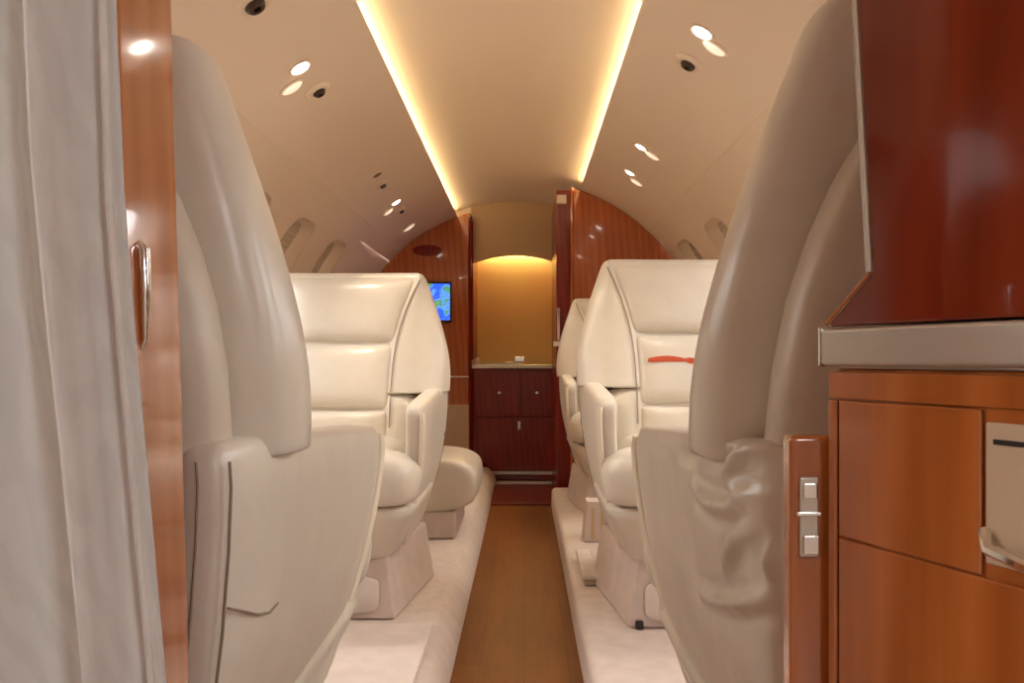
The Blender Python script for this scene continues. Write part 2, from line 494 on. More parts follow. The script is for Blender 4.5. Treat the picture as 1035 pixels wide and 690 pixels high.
pb = tube([(-.2495, .536, .874), (-.2455, .536, .870), (-.2445, .536, .84), (-.2445, .536, .812), (-.2470, .536, .806)], [.0030, .0042, .0038, .0022, .0014], 10)
link('highlight_bar', pb, M['chrome'], wp)  # chrome bar standing for the bright reflection on the glossy wood

# ------------------------------------------------------------------ curtain
def curt_edge(z): return interp([(0, -.171), (.611, -.2155), (.72, -.2255), (.807, -.2335), (.893, -.2405), (1.01, -.2445), (1.7, -.248)], z)
def curtain():
    bm = bmesh.new()
    rows = []
    NZ, NX = 44, 150
    for iz in range(NZ + 1):
        z = lerp(0.03, 1.70, iz / NZ)
        xr = curt_edge(z); xl = -0.54
        row = []
        for ix in range(NX + 1):
            u = ix / NX
            x = lerp(xr, xl, u)
            s = u * (xr - xl)
            ph = 2 * PI * s / 0.046 + 0.9 * math.sin(s * 37 + z * 1.3) + 0.35 * math.sin(z * 3.1)
            a = 0.019 * (0.75 + 0.35 * math.sin(s * 23 + 1.1))
            y = 0.483 + a * math.sin(ph) + 0.004 * math.sin(2.1 * ph + z * 2) + 0.002 * math.sin(z * 9 + s * 60)
            x += 0.006 * math.cos(ph) * (0.8 if u > 0.03 else 0.2)
            row.append(bm.verts.new((x, y, z)))
        rows.append(row)
    for a, b in zip(rows, rows[1:]):
        for i in range(NX):
            bm.faces.new((a[i], a[i + 1], b[i + 1], b[i]))
    o = link('curtain', bm, M['curtain'], None, angle=180)
    md = o.modifiers.new('thick', 'SOLIDIFY'); md.thickness = 0.0025
    return o
cu = curtain()
tag(cu, 'pale grey patterned curtain hanging in folds before the wooden partition', 'curtain')
hem = []
for i in range(30):
    z = lerp(0.035, 1.69, i / 29)
    hem.append((curt_edge(z) - .002, 0.485, z))
link('hem', tube(hem, 0.0022, 6), M['curtain'], cu)

# ------------------------------------------------------------------ seats
WO = [(0.602, .327), (.66, .331), (.72, .326), (.80, .309), (.88, .284), (.94, .263), (.98, .249), (1.0, .238)]
WP = [(0.40, .146), (0.60, .149), (.70, .153), (.76, .160), (.82, .172), (.88, .190), (.94, .214), (.975, .230), (1.0, .230)]
YF = [(0.40, -.085), (0.60, -.115), (1.0, -.205)]
def back_ring(z, sx=1.0, inset=0.0, low=False):
    wo = (interp(WO, z) if not low else 0.262) * sx; wpn = interp(WP, z) * sx
    if low: wpn = .148
    yf = interp(YF, z) - inset; yr = -0.305 + inset
    d = wo - wpn; D = yf - yr
    half = [(0, yf), (wpn * .55, yf), (wpn * .94, yf + .002), (wpn + d * .08, yf + .012), (wpn + d * .40, yf + .010), (wpn + d * .72, yf - .014),
            (wpn + d * .93, yf - .22 * D), (wo, yf - .42 * D), (wo * .995, yf - .66 * D), (wo * .97, yr + .18 * D), (wo * .90, yr + .04 * D), (wo * .6, yr), (0, yr)]
    pts = [(x, y, z) for x, y in half] + [(-x, y, z) for x, y in reversed(half[1:-1])]
    return pts
def mk_backrest():
    rings = [back_ring(z) for z in (.602, .610, .630, .67, .72, .77, .82, .87, .91, .95, .975, .992)]
    rings.append(back_ring(.999, .985, .010)); rings.append(back_ring(1.003, .93, .028))
    return loft(rings)
def mk_back_core():
    return loft([back_ring(z, low=True) for z in (.30, .32, .45, .56, .62)])
def mk_shell():
    tab = [(.16, .225, .02), (.18, .24, 0), (.35, .268, 0), (.55, .296, 0), (.70, .290, 0), (.80, .266, 0), (.88, .226, 0), (.94, .178, 0.004), (.965, .138, .010), (.978, .09, .018)]
    return loft([sring(0, -.338 - 0.00 + o_ * .6, w, .047 - o_ * .6, z, 4.5, 32) for z, w, o_ in tab])
def mk_pad(z0, z1, puff=0.024, off=0.006):
    bm = bmesh.new(); NU, NV = 14, 10
    front, rear = [], []
    for j in range(NV + 1):
        v = -1 + 2 * j / NV
        z = lerp(z0, z1, j / NV)
        fr, rr = [], []
        for i in range(NU + 1):
            u = -1 + 2 * i / NU
            x = u * (interp(WP, z) - .003)
            y = interp(YF, z) + off + puff * (1 - abs(u) ** 5) * (1 - abs(v) ** 5) 
            fr.append(bm.verts.new((x, y, z))); rr.append(bm.verts.new((x, interp(YF, z) - .02, z)))
        front.append(fr); rear.append(rr)
    for j in range(NV):
        for i in range(NU):
            bm.faces.new((front[j][i], front[j][i + 1], front[j + 1][i + 1], front[j + 1][i]))
            bm.faces.new((rear[j][i], rear[j + 1][i], rear[j + 1][i + 1], rear[j][i + 1]))
    for j in range(NV):
        for g in (0, NU):
            bm.faces.new((front[j][g], front[j + 1][g], rear[j + 1][g], rear[j][g]))
    for i in range(NU):
        for g in (0, NV):
            bm.faces.new((front[g][i], front[g][i + 1], rear[g][i + 1], rear[g][i]))
    return bm
ARM = [  # z, outer x, thickness, rear y, front y
    (.175, .232, .046, -.300, .120), (.19, .238, .048, -.320, .150), (.25, .258, .050, -.350, .200), (.32, .278, .052, -.368, .245), (.39, .295, .054, -.378, .275),
    (.45, .305, .056, -.382, .300), (.51, .311, .057, -.384, .326), (.555, .313, .058, -.384, .336), (.573, .311, .057, -.382, .335), (.587, .306, .050, -.374, .326), (.592, .297, .034, -.355, .308)]
def arm_lift(y, z): return .062 * max(0, .336 - y) * min(1, max(0, (z - .30) / .28))
def on_arm(px, py):
    z = .3; d = .7
    for _ in range(12):
        xo = interp([(q[0], q[1]) for q in ARM], z)
        d = (.487 - xo) * 840 / (px - 530)
        zt = .8 - (py - 362) * d / 840 - PL; z = zt
        for _i in range(8): z = zt - arm_lift(d - 1.02, z)
    return (d - 1.02, z)
FOLDS = []
for pts_, w_, h_ in (([(770, 449), (752, 455), (740, 467), (735, 482), (739, 496), (750, 501)], .0085, .011), ([(698, 486), (706, 500), (722, 511), (740, 512), (756, 503)], .007, .008),
                     ([(758, 524), (744, 538), (736, 560), (737, 584), (744, 598)], .009, .010), ([(706, 598), (724, 608), (746, 611), (766, 604)], .0065, .010),
                     ([(690, 450), (715, 446), (738, 449), (760, 456)], .007, .005), ([(768, 470), (764, 490), (766, 515)], .008, .007), ([(768, 540), (762, 565), (764, 590)], .009, .007)):
    P_ = [on_arm(*p) for p in pts_]; fine_ = []
    for i_ in range(31):
        t_ = i_ / 30 * (len(P_) - 1); k_ = min(int(t_), len(P_) - 2); f_ = t_ - k_
        fine_.append((lerp(P_[k_][0], P_[k_ + 1][0], f_), lerp(P_[k_][1], P_[k_ + 1][1], f_)))
    for _ in range(5):
        fine_ = [fine_[0]] + [tuple((fine_[i_ - 1][c] + 2 * fine_[i_][c] + fine_[i_ + 1][c]) / 4 for c in (0, 1)) for i_ in range(1, 30)] + [fine_[-1]]
    FOLDS.append((fine_, w_, h_))
def fold_height(y, z):
    h = 0
    for pts, w, am in FOLDS:
        best = (9, 0)
        for i, p in enumerate(pts):
            d = (p[0] - y) ** 2 + (p[1] - z) ** 2
            if d < best[0]: best = (d, i)
        if best[0] < .0016:
            d = math.sqrt(best[0]); e = math.sin(PI * (best[1] + 1) / 32) ** .6
            h += am * e * (math.exp(-(d / w) ** 2) - .45 * math.exp(-((d - 1.9 * w) / w) ** 2))
    return h
def mk_arm(s, wrinkle=False):
    rings = []
    tab = ARM
    if wrinkle:
        tab = []
        for i in range(170):
            z = lerp(.175, .592, i / 169)
            tab.append(tuple([z] + [interp([(r[0], r[k]) for r in ARM], z) for k in (1, 2, 3, 4)]))
    for z, xo, t, ya, yb in tab:
        r = sring(s * (xo - t / 2), (ya + yb) / 2, t / 2, (yb - ya) / 2, z, 5.5, 600 if wrinkle else 30)
        if wrinkle:
            P = r + [r[0]]; L = [0]
            for a, b in zip(P, P[1:]): L.append(L[-1] + math.dist(a, b))
            q = []; k = 0; NP = 240
            for i in range(NP):
                tt = L[-1] * i / NP
                while L[k + 1] < tt: k += 1
                f = (tt - L[k]) / (L[k + 1] - L[k])
                x, y, zz = (lerp(P[k][c], P[k + 1][c], f) for c in range(3))
                if s * x > xo - t * 0.3:
                    x += s * (fold_height(y, zz) + .003 * noise.noise(Vector((y * 10, zz * 9, 1.7))))
                q.append((x, y, zz))
            r = q
        rings.append([(x, y, zz + arm_lift(y, zz)) for x, y, zz in r])
    return loft(rings)
def arm_edge(s, off=0.002):
    pts = []
    for z, xo, t, ya, yb in ARM[1:-2]:
        pts.append((s * (xo - .007), yb - .006, z + arm_lift(yb, z)))
    return pts
def mk_cushion():
    rings = []
    for z, g in ((.325, .030), (.332, .012), (.35, .002), (.40, -.004), (.43, .0), (.455, .012), (.468, .035), (.474, .075)):
        rings.append(sring(0, .118 + 0.0, .236 - g, .262 - g, z, 7, 120))
    bm = loft(rings)
    for v in bm.verts:
        k = min(1, max(0, (v.co.y - .235) / .05)); v.co.x *= lerp(.218 / .236, 1.26, k * k * (3 - 2 * k))
        if v.co.z > .46: v.co.z += .012 * math.cos(v.co.x * 6) - .004
    return bm
def mk_apron():
    return loft([sring(0, .02, .205, .235, .158, 6, 40), sring(0, .03, .222, .255, .175, 6, 40), sring(0, .05, .262, .283, .26, 6, 40), sring(0, .06, .292, .300, .322, 6, 40), sring(0, .06, .286, .294, .328, 6, 40)])
def mk_base():
    bt = [(-.222, .250), (.222, .250), (.280, -.20), (-.280, -.20)]
    tp = [(-.198, .232), (.198, .232), (.250, -.22), (-.250, -.22)]
    return loft([[(x, y, .003) for x, y in bt], [(x, y, .175) for x, y in tp]])
def mk_panel():
    bm = bmesh.new()
    rings = []
    for g, y in ((0, .002), (0, .008), (.006, .012)):
        rings.append([])
        for i in range(28):
            t = 2 * PI * i / 28; c, s = math.cos(t), math.sin(t); e = 6
            x = .18 * math.copysign(abs(c) ** (2 / e), c) * (1 - g / .18); z = .070 + .050 * math.copysign(abs(s) ** (2 / e), s) * (1 - g / .06)
            yb = lerp(.250, .232, z / .175)
            rings[-1].append((x, yb + y, z))
    return loft(rings)
def mk_fin():
    return loft([[(sx * .20, -.225, .004), (sx * .255, -.225, .004), (sx * .24, -.30, .004), (sx * .20, -.30, .004)] if sx > 0 else [(-.255, -.225, .004), (-.20, -.225, .004), (-.20, -.30, .004), (-.24, -.30, .004)]
                 for sx in (1,)] + [[(.19, -.225, .23), (.235, -.225, .23), (.225, -.27, .23), (.19, -.27, .23)]])

def build_seat(label, loc, rz, wrinkle=False, recline=0.0):
    t = thing('cabin_seat', label, 'seat', loc, rz, None)
    link('backrest', mk_backrest(), M['leather'], t, sub=2)
    link('back_core', mk_back_core(), M['leather'], t, sub=1)
    link('back_shell', mk_shell(), M['leather_shell'], t, sub=1)
    link('headrest', mk_pad(.768, .985), M['leather'], t, sub=1)
    link('back_cushion', mk_pad(.556, .764), M['leather'], t, sub=1)
    link('back_cushion', mk_pad(.47, .552), M['leather'], t, sub=1)
    link('seat_cushion', mk_cushion(), M['leather'], t, sub=1)
    link('front_apron', mk_apron(), M['leather'], t, sub=1)
    for s in (-1, 1):
        a = link('armrest', mk_arm(s, wrinkle), M['leather'], t, sub=0 if wrinkle else 1, angle=80)
        link('piping', tube(arm_edge(s), .008, 8), M['piping'], a)
        ed = [(s * (xo - .0045), ya + .0045, z + arm_lift(ya, z)) for z, xo, t_, ya, yb in ARM[2:-2]]
        sb = tube(ed, .0013, 6)
        tube([(s * (xo - .030), ya + .0005, z + arm_lift(ya, z)) for z, xo, t_, ya, yb in ARM[2:-2]], .0011, 6, sb)
        tube([(s * (interp([(q[0], q[1]) for q in ARM], z) - o_), y, z + arm_lift(y, z)) for y, z, o_ in ((-.374, .470, .003), (-.34, .460, .0005), (-.30, .448, .0002), (-.26, .440, .0002), (-.235, .442, .0004))], .0012, 6, sb)
        if not wrinkle: link('seam', sb, M['seam'], a)
        # piping line between centre panel and side bolster
        pp = [(s * (interp(WP, z) + .004), interp(YF, z) + .013, z) for z in [lerp(.50, .975, i / 24) for i in range(25)]]
        link('seam', tube(pp, .0020, 6), M['seam'], t)
    b = link('seat_base', mk_base(), M['base'], t, bevel=0.006)
    link('access_panel', mk_panel(), M['carpet_mat'], b)
    link('floor_bracket', boxm(.185, .205, .235, .262, .002, .022), M['trim_black'], b, bevel=0.003)
    for s in (-1, 1):
        f = mk_fin()
        if s < 0:
            for v in f.verts: v.co.x *= -1
        link('rear_fin', f, M['base'], b, bevel=0.004)
    if recline:
        for ch in t.children:
            if ch.name.split('.')[0] in ('backrest', 'back_shell', 'headrest', 'back_cushion', 'seam'):
                for v in ch.data.vertices:
                    v.co.y -= recline * max(0, v.co.z - .58)
    return t
seat0 = build_seat('cream leather seat turned away from us, left foreground beside the wooden partition', (-0.545, 1.05, PL), 0)
def dup(root, label, loc, rz):
    r = root.copy(); C.objects.link(r); r.location = loc; r.rotation_euler = (0, 0, rz); r['label'] = label
    for ch in root.children:
        c = ch.copy(); C.objects.link(c); c.parent = r
        for g in ch.children:
            e = g.copy(); C.objects.link(e); e.parent = c
    return r
seat_fl = dup(seat0, 'cream leather seat facing us left of the aisle, beside the blue map screen', (-0.568, 2.47, PL), PI); seat_fl.scale.z = .975
seat_fr = dup(seat0, 'cream leather seat facing us with red strip across its back cushion', (0.492, 2.40, PL), PI); seat_fr.scale.z = 1.01
seat_far = dup(seat0, 'far cream leather seat at the right bulkhead, mostly hidden behind another seat', (0.490, 3.96, PL), PI)
seat_nr = build_seat('large shaded cream leather seat with crumpled side panel beside the wooden cabinet', (0.487, 1.02, PL), 0, True, .16)
# red strip on the back cushion of the facing right seat
rs = bmesh.new()
NR = 16
top, bot = [], []
for i in range(NR + 1):
    u = i / NR; x = lerp(.118, -.06, u)
    h = .011 * (0.25 + 0.75 * math.sin(PI * min(1, u * 1.4 + .08)) ** .6) if u < .65 else .011
    zc = .688 + .004 * math.sin(u * 5)
    y = interp(YF, zc) + .006 + .024 * (1 - abs(x / .169) ** 5) + .003
    top.append((x, y, zc + h * .8)); bot.append((x, y, zc - h * .8))
tv = [rs.verts.new(p) for p in top]; bv = [rs.verts.new(p) for p in bot]
tv2 = [rs.verts.new((p[0], p[1] - .006, p[2])) for p in top]; bv2 = [rs.verts.new((p[0], p[1] - .006, p[2])) for p in bot]
for i in range(NR):
    rs.faces.new((tv[i], bv[i], bv[i + 1], tv[i + 1])); rs.faces.new((tv2[i], tv2[i + 1], bv2[i + 1], bv2[i]))
    rs.faces.new((tv[i], tv[i + 1], tv2[i + 1], tv2[i])); rs.faces.new((bv[i], bv2[i], bv2[i + 1], bv[i + 1]))
st = link('red_strip', rs, M['red_cloth'], seat_fr); st['label'] = 'red cloth strip'

# ------------------------------------------------------------------ floor pieces
mat_l = tag(link('floor_mat', boxm(-0.90, -0.236, 1.22, 2.165, PL + .001, PL + .011), M['carpet_mat'], bevel=0.006),
            'pale carpet floor mat between the two left seats', 'mat')
tc_ = thing('floor_track_cover', 'low pale carpeted block on the floor at the aisle side of the right facing seat', 'track cover', (0.208, 2.545, PL + .001))
link('cover_top', boxm(-.030, .022, 0, .36, .018, .034), M['carpet_mat'], tc_, bevel=0.006)
link('cover_base', boxm(-.024, .020, .012, .36, 0, .0178), M['base'], tc_, bevel=0.003)
vb = thing('floor_vent_box', 'small pale slotted box on the side floor before the far right seat', 'vent box', (0.275, 3.16, PL + .001))
link('box_body', loft([[(-.05, 0, 0), (.06, 0, 0), (.06, .12, 0), (-.05, .12, 0)], [(-.035, .03, .15), (.06, .03, .15), (.06, .12, .15), (-.035, .12, .15)]]), M['base'], vb, bevel=0.004)
for k in range(2):
    link('slot', loft([[(-.022 + k * .036, -.002, .012), (-.008 + k * .036, -.002, .012), (-.008 + k * .036, .01, .012), (-.022 + k * .036, .01, .012)],
                       [(-.018 + k * .036, .024, .125), (-.006 + k * .036, .024, .125), (-.006 + k * .036, .036, .125), (-.018 + k * .036, .036, .125)]]), M['tan_panel'], vb, smooth=False)

# ------------------------------------------------------------------ divan behind the left facing seat
dv = thing('side_bench', 'short cream leather bench with rolled edge behind the seat by the blue screen', 'bench', (-0.50, 3.15, PL))
def yloft(prof, ys):
    return loft([[(cx_ + (x - cx_) * k, y, cz_ + (z - cz_) * k) for x, z in prof] for y, k in ys for cx_, cz_ in (((min(p[0] for p in prof) + max(p[0] for p in prof)) / 2, (min(p[1] for p in prof) + max(p[1] for p in prof)) / 2),)])
cp = []
for i in range(36):
    t_ = 2 * PI * i / 36; c, s = math.cos(t_), math.sin(t_); e = 3.2
    cp.append((0.045 + .275 * math.copysign(abs(c) ** (2 / e), c), .208 + .110 * math.copysign(abs(s) ** (2 / e), s)))
link('seat_cushion', yloft(cp, ((0.05, .80), (0.055, .92), (0.075, .985), (0.11, 1), (.3, 1), (.50, 1), (.54, .98), (.555, .90))), M['leather'], dv, sub=1)
link('bench_base', boxm(-.24, .235, .06, .54, .002, .11), M['base'], dv, bevel=0.01)
bp_ = [(-.36, .10), (-.22, .10), (-.20, .36), (-.235, .70), (-.27, .74), (-.33, .72), (-.38, .45)]
link('backrest', yloft(bp_, ((0.06, .94), (0.09, 1), (.3, 1), (.51, 1), (.54, .94))), M['leather'], dv, sub=2)

# ------------------------------------------------------------------ front galley
gx0, gx1, gy = -0.349, 0.218, 5.46
g = thing('galley_cabinet', 'dark red wooden galley cabinet with metal counter edge at the end of the aisle', 'cabinet', (0, gy, 0))
link('cabinet_body', boxm(gx0, gx1, 0.02, .52,   .035, .732), M['wood_dark'], g, bevel=0.004)
link('toe_kick', boxm(gx0 + .01, gx1 - .01, .045, .5, .002, .034), M['wood_dark'], g, smooth=False)
link('counter_top', boxm(gx0 - .005, gx1 + .005, 0.0, .52, .733, .757), M['brushed'], g, bevel=0.004)
def knob_to(parent, x, z):
    b = lathe([(.004, 0), (.004, .012), (.011, .016), (.011, .026), (.007, .030)], 18)
    bmesh.ops.rotate(b, cent=(0, 0, 0), matrix=Matrix.Rotation(PI / 2, 3, 'X'), verts=b.verts)
    bmesh.ops.translate(b, vec=(x, 0.002, z), verts=b.verts)
    return link('knob', b, M['chrome'], parent)
mid = (gx0 + gx1) / 2 + .04
for a, b_, kx in ((gx0 + .012, mid - .003, -.165), (mid + .003, gx1 - .012, .080)):
    dr = link('drawer', boxm(a, b_, .004, .02, .42, .710), M['wood_dark'], g, bevel=0.004)
    knob_to(dr, kx, .575)
link('glint_strip', boxm(gx0 + .012, gx1 - .012, .006, .02, .036, .056), M['brushed'], g, bevel=0.002)  # metal strip added in place of the bright reflection along the base
dr = link('door', boxm(gx0 + .012, gx1 - .012, .004, .02, .06, .412), M['wood_dark'], g, bevel=0.004)
kb = link('latch', boxm(-.043, -.023, -.008, .004, .330, .390), M['chrome'], dr, bevel=0.004)
# sink faucet and small items on the counter
fc = thing('faucet', 'low square metal faucet on the galley counter', 'faucet', (-.050, gy + .08, .7575)); fc.scale = (1.5, 1.5, 1.3)
link('faucet_base', boxm(-.055, .015, -.02, .03, 0, .014), M['brushed'], fc, bevel=0.003)
link('faucet_body', boxm(-.012, .035, -.02, .03, .0145, .042), M['chrome'], fc, bevel=0.004)
tg = tag(link('serving_tray', loft([sring(0, 0, .10, .06, 0, 5), sring(0, 0, .115, .07, .012, 5), sring(0, 0, .108, .064, .0115, 5), sring(0, 0, .096, .056, .003, 5)]), M['chrome']),
         'small shallow metal tray on the galley counter left of the faucet', 'tray')
tg.location = (-.185, gy + .11, .7575)
cn = thing('soap_dispenser', 'small pale dispenser bottle at the left end of the galley counter', 'dispenser', (-.312, gy + .05, .7575))
link('bottle', lathe([(.014, 0), (.016, .004), (.016, .038), (.010, .044), (.006, .046)], 18), M['plastic'], cn)
link('pump', lathe([(.004, .046), (.004, .056), (.012, .058), (.012, .064), (.004, .066)], 14), M['chrome'], cn)
# alcove above the counter: back panel, side cheeks and an arched soffit
al = struct(link('wall_galley', boxm(-0.36, 0.235, 5.94, 5.965, .757, 1.72), M['gold_panel'], smooth=False))
arch = [(-0.352, 1.43)]
for i in range(21):
    u = -1 + 2 * i / 20
    arch.append((lerp(-0.335, 0.222, i / 20), 1.43 + .052 * (1 - u * u)))
arch += [(0.235, 1.43)] + [arc(math.asin((lerp(.235, -.352, i / 12) - CX) / (R + .05)), R + .05) for i in range(13)]
al2 = struct(link('trim_7', prism(arch, 'y', 5.465, 5.53), M['tan_panel'], smooth=False))
struct(link('trim_8', boxm(-0.40, -0.336, 5.46, 5.94, .79, 1.70), M['wood_dark'], smooth=False))
struct(link('trim_9', boxm(0.225, 0.26, 5.46, 5.94, .79, 1.70), M['wood_dark'], smooth=False))
ghl = tag(link('galley_light', prism([(-.31, 1.56), (.20, 1.56), (.20, 1.585), (-.31, 1.585)], 'y', 5.905, 5.9395), M['cove_galley'], smooth=False),
          'warm yellow light strip behind the galley arch', 'light')
# blue moving-map display on the left bulkhead
dp = thing('display_screen', 'small blue map display on the red wood bulkhead', 'screen', (-0.560, 5.392, 1.165))
link('bezel', boxm(-.105, .088, -.012, .007, -.130, .130), M['trim_black'], dp, bevel=0.004)
link('screen', boxm(-.095, .078, -.0145, -.012, -.118, .118), M['screen'], dp, smooth=False)
plq = thing('bulkhead_plaque', 'dark oval speaker grille on the red bulkhead above the blue display', 'plaque', (-0.63, 5.399, 1.50))  # plain dark oval disk on the bulkhead
b_ = lathe([(.065, 0), (.065, .006), (.055, .010), (.0, .008)], 24)
for v in b_.verts: v.co = Vector((v.co.x * 1.5, -v.co.z, v.co.y * .55))
link('disk', b_, M['wood_dark'], plq)

# ------------------------------------------------------------------ near right cabinet
ax, ay = 0.182, 0.506
dx, dy = 0.364, -0.931
def fp(s, n=0.0):     # point on the cabinet's face plane: s towards the camera, n outwards into the aisle
    return (ax + dx * s - .931 * n, ay + dy * s - .364 * n)
cab = thing('wall_cabinet', 'glossy cherry sideboard with pale metal counter edge at the right foreground', 'cabinet', (0, 0, 0))
def plan(n, s0=0.0, s1=.62, yr=.506):
    a = fp(s0, n); b = fp(s1, n)
    return [a, b, (.80, b[1]), (.80, a[1])]
body = link('cabinet_body', prism(plan(-.006), 'z', PL + .002, .794), M['wood_orange'], cab, bevel=0.003)
def face_box(s0, s1, z0, z1, n0, n1):
    return prism([fp(s0, n0), fp(s0, n1), fp(s1, n1), fp(s1, n0)], 'z', z0, z1)
link('top_rail', face_box(.001, .61, .776, .792, -.0058, -.003), M['wood_orange'], cab, bevel=0.001)
link('stile', face_box(.001, .008, PL + .004, .775, -.0058, -.002), M['wood_orange'], cab, bevel=0.002)
dl = link('drawer', face_box(.0092, .107, .6935, .775, -.0058, -.003), M['wood_orange'], cab, bevel=0.0015)
dl3 = link('door', face_box(.0092, .61, PL + .01, .6925, -.0058, -.003), M['wood_orange'], cab, bevel=0.0015)
cub = link('handle_pocket', face_box(.109, .22, .700, .769, -.0058, -.0035), M['cream_panel'], cab, bevel=0.001)
link('pocket_slot', face_box(.114, .20, .7585, .761, -.0035, -.0028), M['trim_black'], cub, smooth=False)
hb = [fp(.110, -.002), fp(.117, .004), fp(.14, .005), fp(.20, .005), fp(.215, -.002)]
link('handle', tube([(p[0], p[1], z) for p, z in zip(hb, (.716, .709, .705, .703, .706))], .0032, 8), M['chrome'], cub)
ctr = link('counter_top', prism(plan(.002, -.001), 'z', .7955, .8180), M['brushed'], cab, bevel=0.0025)
link('edge_cap', prism([fp(-.002, -.003), fp(-.002, .0026), fp(-.0005, .0026), fp(-.0005, -.003)], 'z', .7950, .8190), M['chrome'], ctr, bevel=0.001)

# small side cabinet behind it, with a metal latch
sc_ = thing('side_cabinet', 'narrow reddish wood side locker with chrome latch between seat and sideboard', 'cabinet', (0, 0, 0))
link('locker_body', boxm(.164, .60, .512, .530, PL + .002, .7525), M['wood_orange'], sc_, bevel=0.004)
lp = link('latch_plate', boxm(.1690, .1805, .5095, .512, .678, .727), M['brushed'], sc_, bevel=0.001)
for a, b_, z0, z1 in ((.1705, .1790, .714, .724), (.1665, .1815, .7035, .7065), (.1705, .1800, .680, .692)):
    link('latch_bar', boxm(a, b_, .5065, .5095, z0, z1), M['chrome'], lp, bevel=0.001)

# upper cabinet / screen wall above the counter
up = thing('upper_cabinet', 'tall dark red wooden upper cabinet with slanted lower corner above the metal counter', 'cabinet', (0, 0, 0))
prof = [(.002, .8190), (.61, .8190), (.61, 1.62), (.014, 1.62), (.0269, 1.007), (.0353, .891), (.0383, .8487)]
def upring(n): return [(*fp(s, n), z) for s, z in prof]
bmu = loft([upring(0.0), [(p[0] + .28, p[1] + 0.0, p[2]) for p in upring(0.0)]])
link('cabinet_body', bmu, M['wood_red'], up, smooth=False, bevel=0.002)
ep = [(*fp(s, .0008), z) for s, z in ((.014, 1.62), (.0269, 1.007), (.0353, .891), (.0383, .8487))]
link('edge_trim', tube(ep, .0022, 8), M['brushed'], up)
ep2 = [(*fp(s, .0004), z) for s, z in ((.0383, .8487), (.003, .8205))]
link('edge_trim', tube(ep2, .0010, 8), M['wood_orange'], up)

# ------------------------------------------------------------------ ceiling fixtures
def on_ceiling(px, py):
    a, c = (px - 530) / 840, (362 - py) / 840      # direction per metre of depth, from the viewpoint at (0,0,.8)
    A = a * a + c * c; B = 2 * (a * (0 - CX) + c * (0.8 - CZ)); D = CX * CX + (0.8 - CZ) ** 2 - R * R
    z = (-B + math.sqrt(B * B - 4 * A * D)) / (2 * A)
    return Vector((a * z, z, 0.8 + c * z))
def place(o, p):
    nrm = Vector((CX - p.x, 0, CZ - p.z)).normalized()
    xa = Vector((0, 1, 0)); yb = nrm.cross(xa).normalized()
    m = Matrix((xa, yb, nrm)).transposed().to_4x4(); m.translation = p
    o.matrix_world = m
def downlight(px, py, lit, label, sc=1.0):
    p = on_ceiling(px, py)
    t = thing('reading_light', label, 'light', group='reading lights in the ceiling')
    place(t, p)
    link('bezel', lathe([(.034 * sc, -.004), (.035 * sc, .003), (.031 * sc, .006), (.026 * sc, .004), (.026 * sc, -.003)], 28), M['plastic'], t)
    link('lens', lathe([(.0255 * sc, .0), (.0255 * sc, .0045), (.018 * sc, .0065), (.004 * sc, .0070)], 24), M[lit], t)
    if lit == 'lens':
        l = bpy.data.lights.new('reading_spot', 'SPOT'); l.energy = 9; l.spot_size = rad(80); l.spot_blend = .6; l.color = (1, .86, .68); l.shadow_soft_size = .025
        lo = bpy.data.objects.new('reading_spot', l); C.objects.link(lo)
        n = Vector((CX - p.x, 0, CZ - p.z)).normalized()
        lo.location = p + n * .03; lo.rotation_euler = n.to_track_quat('-Z', 'Y').to_euler()
def gasper(px, py, label, sc=1.0, dome='plastic'):
    p = on_ceiling(px, py)
    t = thing('air_vent', label, 'vent', group='round air vents in the ceiling')
    place(t, p)
    link('vent_ring', lathe([(.044 * sc, -.004), (.046 * sc, .002), (.040 * sc, .007), (.030 * sc, .010), (.024 * sc, .008)], 28), M['headliner'], t)
    link('nozzle', lathe([(.023 * sc, .0), (.022 * sc, .013), (.017 * sc, .019), (.009 * sc, .019), (.008 * sc, .010)], 20), M['dark_plastic'], t)
def oval(px, py, label, mat='glint_glow', sc=1.0):  # self-lit oval: downlight reflection on the vent body, built as a glow
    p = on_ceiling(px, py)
    t = thing('glint_oval', label, 'light', group='pale oval painted glints in the ceiling')
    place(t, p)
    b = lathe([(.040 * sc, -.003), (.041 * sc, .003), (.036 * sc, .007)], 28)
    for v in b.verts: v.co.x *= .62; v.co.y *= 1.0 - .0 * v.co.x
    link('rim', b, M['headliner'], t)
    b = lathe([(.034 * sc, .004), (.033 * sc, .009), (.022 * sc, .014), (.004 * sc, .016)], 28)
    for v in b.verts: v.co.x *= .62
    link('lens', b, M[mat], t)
def added_aft_light(p, label):  # extra lamp out of view, added to reflect in the glossy partition
    t = thing('reading_light', label, 'light', group='reading lights in the ceiling')
    place(t, p)
    link('bezel', lathe([(.034, -.004), (.035, .003), (.031, .006), (.026, .004), (.026, -.003)], 28), M['plastic'], t)
    link('lens', lathe([(.0255, .0), (.0255, .0045), (.018, .0065), (.004, .0070)], 24), M['lens'], t)
x_, z_ = arc(rad(-46.5), R)
added_aft_light(Vector((x_, -.77, z_)), 'lit lamp added out of view on the left rear ceiling, for a reflection in the partition')
gasper(256, 3, 'dark round air vent at the top edge of the left ceiling, alone', 1.15)
downlight(303, 68, 'lens', 'brightest lit reading light on the left ceiling, nearest one')
oval(294, 87, 'pale oval painted glint just below the brightest left ceiling light')
gasper(321, 91, 'dark air vent beside the brightest left ceiling light', .9)
downlight(710, 32, 'lens', 'brightest lit reading light on the right ceiling, above the shaded seat')
oval(723, 47, 'pale oval painted glint just below the brightest right ceiling light')
gasper(697, 63, 'dark air vent below the brightest right ceiling light', 1.0)
downlight(648, 148, 'lens', 'small lit reading light on the far right ceiling, nearer of two', .8)
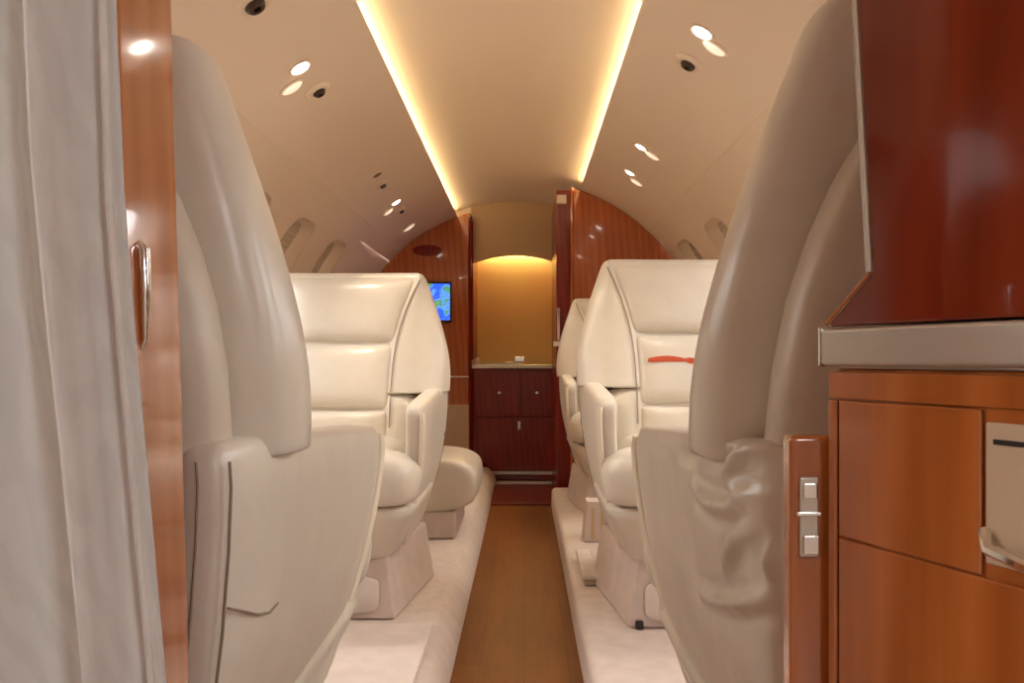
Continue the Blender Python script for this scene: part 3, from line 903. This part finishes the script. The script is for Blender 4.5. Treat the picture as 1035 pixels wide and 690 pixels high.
oval(660, 156, 'pale oval painted glint on the far right ceiling, nearer of two', 'glint_glow', .95)
downlight(637, 174, 'lens', 'small lit reading light on the far right ceiling, nearest the bulkhead', .8)
oval(644, 183, 'pale oval painted glint on the far right ceiling, nearest the bulkhead', 'glint_glow', .95)
downlight(381, 176, 'lens_off', 'unlit dark reading light on the left ceiling midway to the bulkhead', .8)
gasper(386, 186, 'small dark air vent on the left ceiling midway to the bulkhead', .7)
downlight(400, 204, 'lens', 'small lit reading light on the far left ceiling', .9)
oval(392, 213, 'pale oval painted glint beside the small lit far left ceiling light', 'glint_glow', .9)
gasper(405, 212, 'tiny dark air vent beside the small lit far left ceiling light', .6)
oval(413, 229, 'pale oval painted glint on the far left ceiling, nearest the red bulkhead', 'glint_glow', 1.15)

# ------------------------------------------------------------------ daylight and lamps
w = bpy.data.worlds.new('sky'); S.world = w; w.use_nodes = True
nt = w.node_tree; bg = nt.nodes['Background']
tc = nt.nodes.new('ShaderNodeTexCoord'); sep = nt.nodes.new('ShaderNodeSeparateXYZ')
nt.links.new(tc.outputs['Generated'], sep.inputs[0])
mr = nt.nodes.new('ShaderNodeMapRange'); mr.inputs['From Min'].default_value = -.25; mr.inputs['From Max'].default_value = .5
nt.links.new(sep.outputs['Z'], mr.inputs['Value'])
rp = ramp(nt, [(0, (.22, .20, .18)), (.45, (.34, .33, .32)), (1, (1.0, 1.0, 1.0))])
nt.links.new(mr.outputs[0], rp.inputs['Fac']); nt.links.new(rp.outputs['Color'], bg.inputs['Color'])
bg.inputs['Strength'].default_value = 10.0
for sd in (-1, 1):
    for wy in WIN_Y:
        pc = (PH_TOP + PH_BOT) / 2 * sd
        l = bpy.data.lights.new('window_portal', 'AREA'); l.shape = 'RECTANGLE'; l.size = WIN_HALF * 1.9; l.size_y = .40
        l.cycles.is_portal = True
        lo = bpy.data.objects.new('window_portal', l); C.objects.link(lo)
        x, z = arc(pc, R + .075)
        lo.location = (x, wy, z)
        n = Vector((-math.sin(pc), 0, -math.cos(pc)))
        m = Matrix((Vector((0, 1, 0)), (-n).cross(Vector((0, 1, 0))), -n)).transposed()
        lo.rotation_euler = m.to_euler()

# fill lamp added behind the camera, brightens the curtain and near left seat
dm = thing('fill_light', 'round white fill lamp added on the unseen rear ceiling', 'light')
place(dm, Vector((*arc(rad(40), R), 0)).xzy + Vector((0, -.72, 0)))
link('bezel', lathe([(.13, -.004), (.135, .004), (.12, .010), (.115, .004)], 32), M['plastic'], dm)
link('lens', lathe([(.118, .002), (.116, .010), (.08, .018), (.01, .020)], 32), M['dome'], dm)

# ------------------------------------------------------------------ camera and colour management
cam = bpy.data.cameras.new('camera'); co = bpy.data.objects.new('camera', cam); C.objects.link(co)
co.location = (0, 0, 0.8); co.rotation_euler = (PI / 2, 0, 0)
cam.sensor_width = 36; cam.lens = 36 * 840 / 1035
cam.shift_x = -(530 - 517.5) / 1035; cam.shift_y = (362 - 345) / 1035
cam.clip_start = 0.02
S.camera = co
vs = S.view_settings
vs.view_transform = 'Standard'; vs.look = 'None'; vs.gamma = 1; vs.use_curve_mapping = False; vs.exposure = 0.72
S.cycles.max_bounces = 10; S.cycles.diffuse_bounces = 6
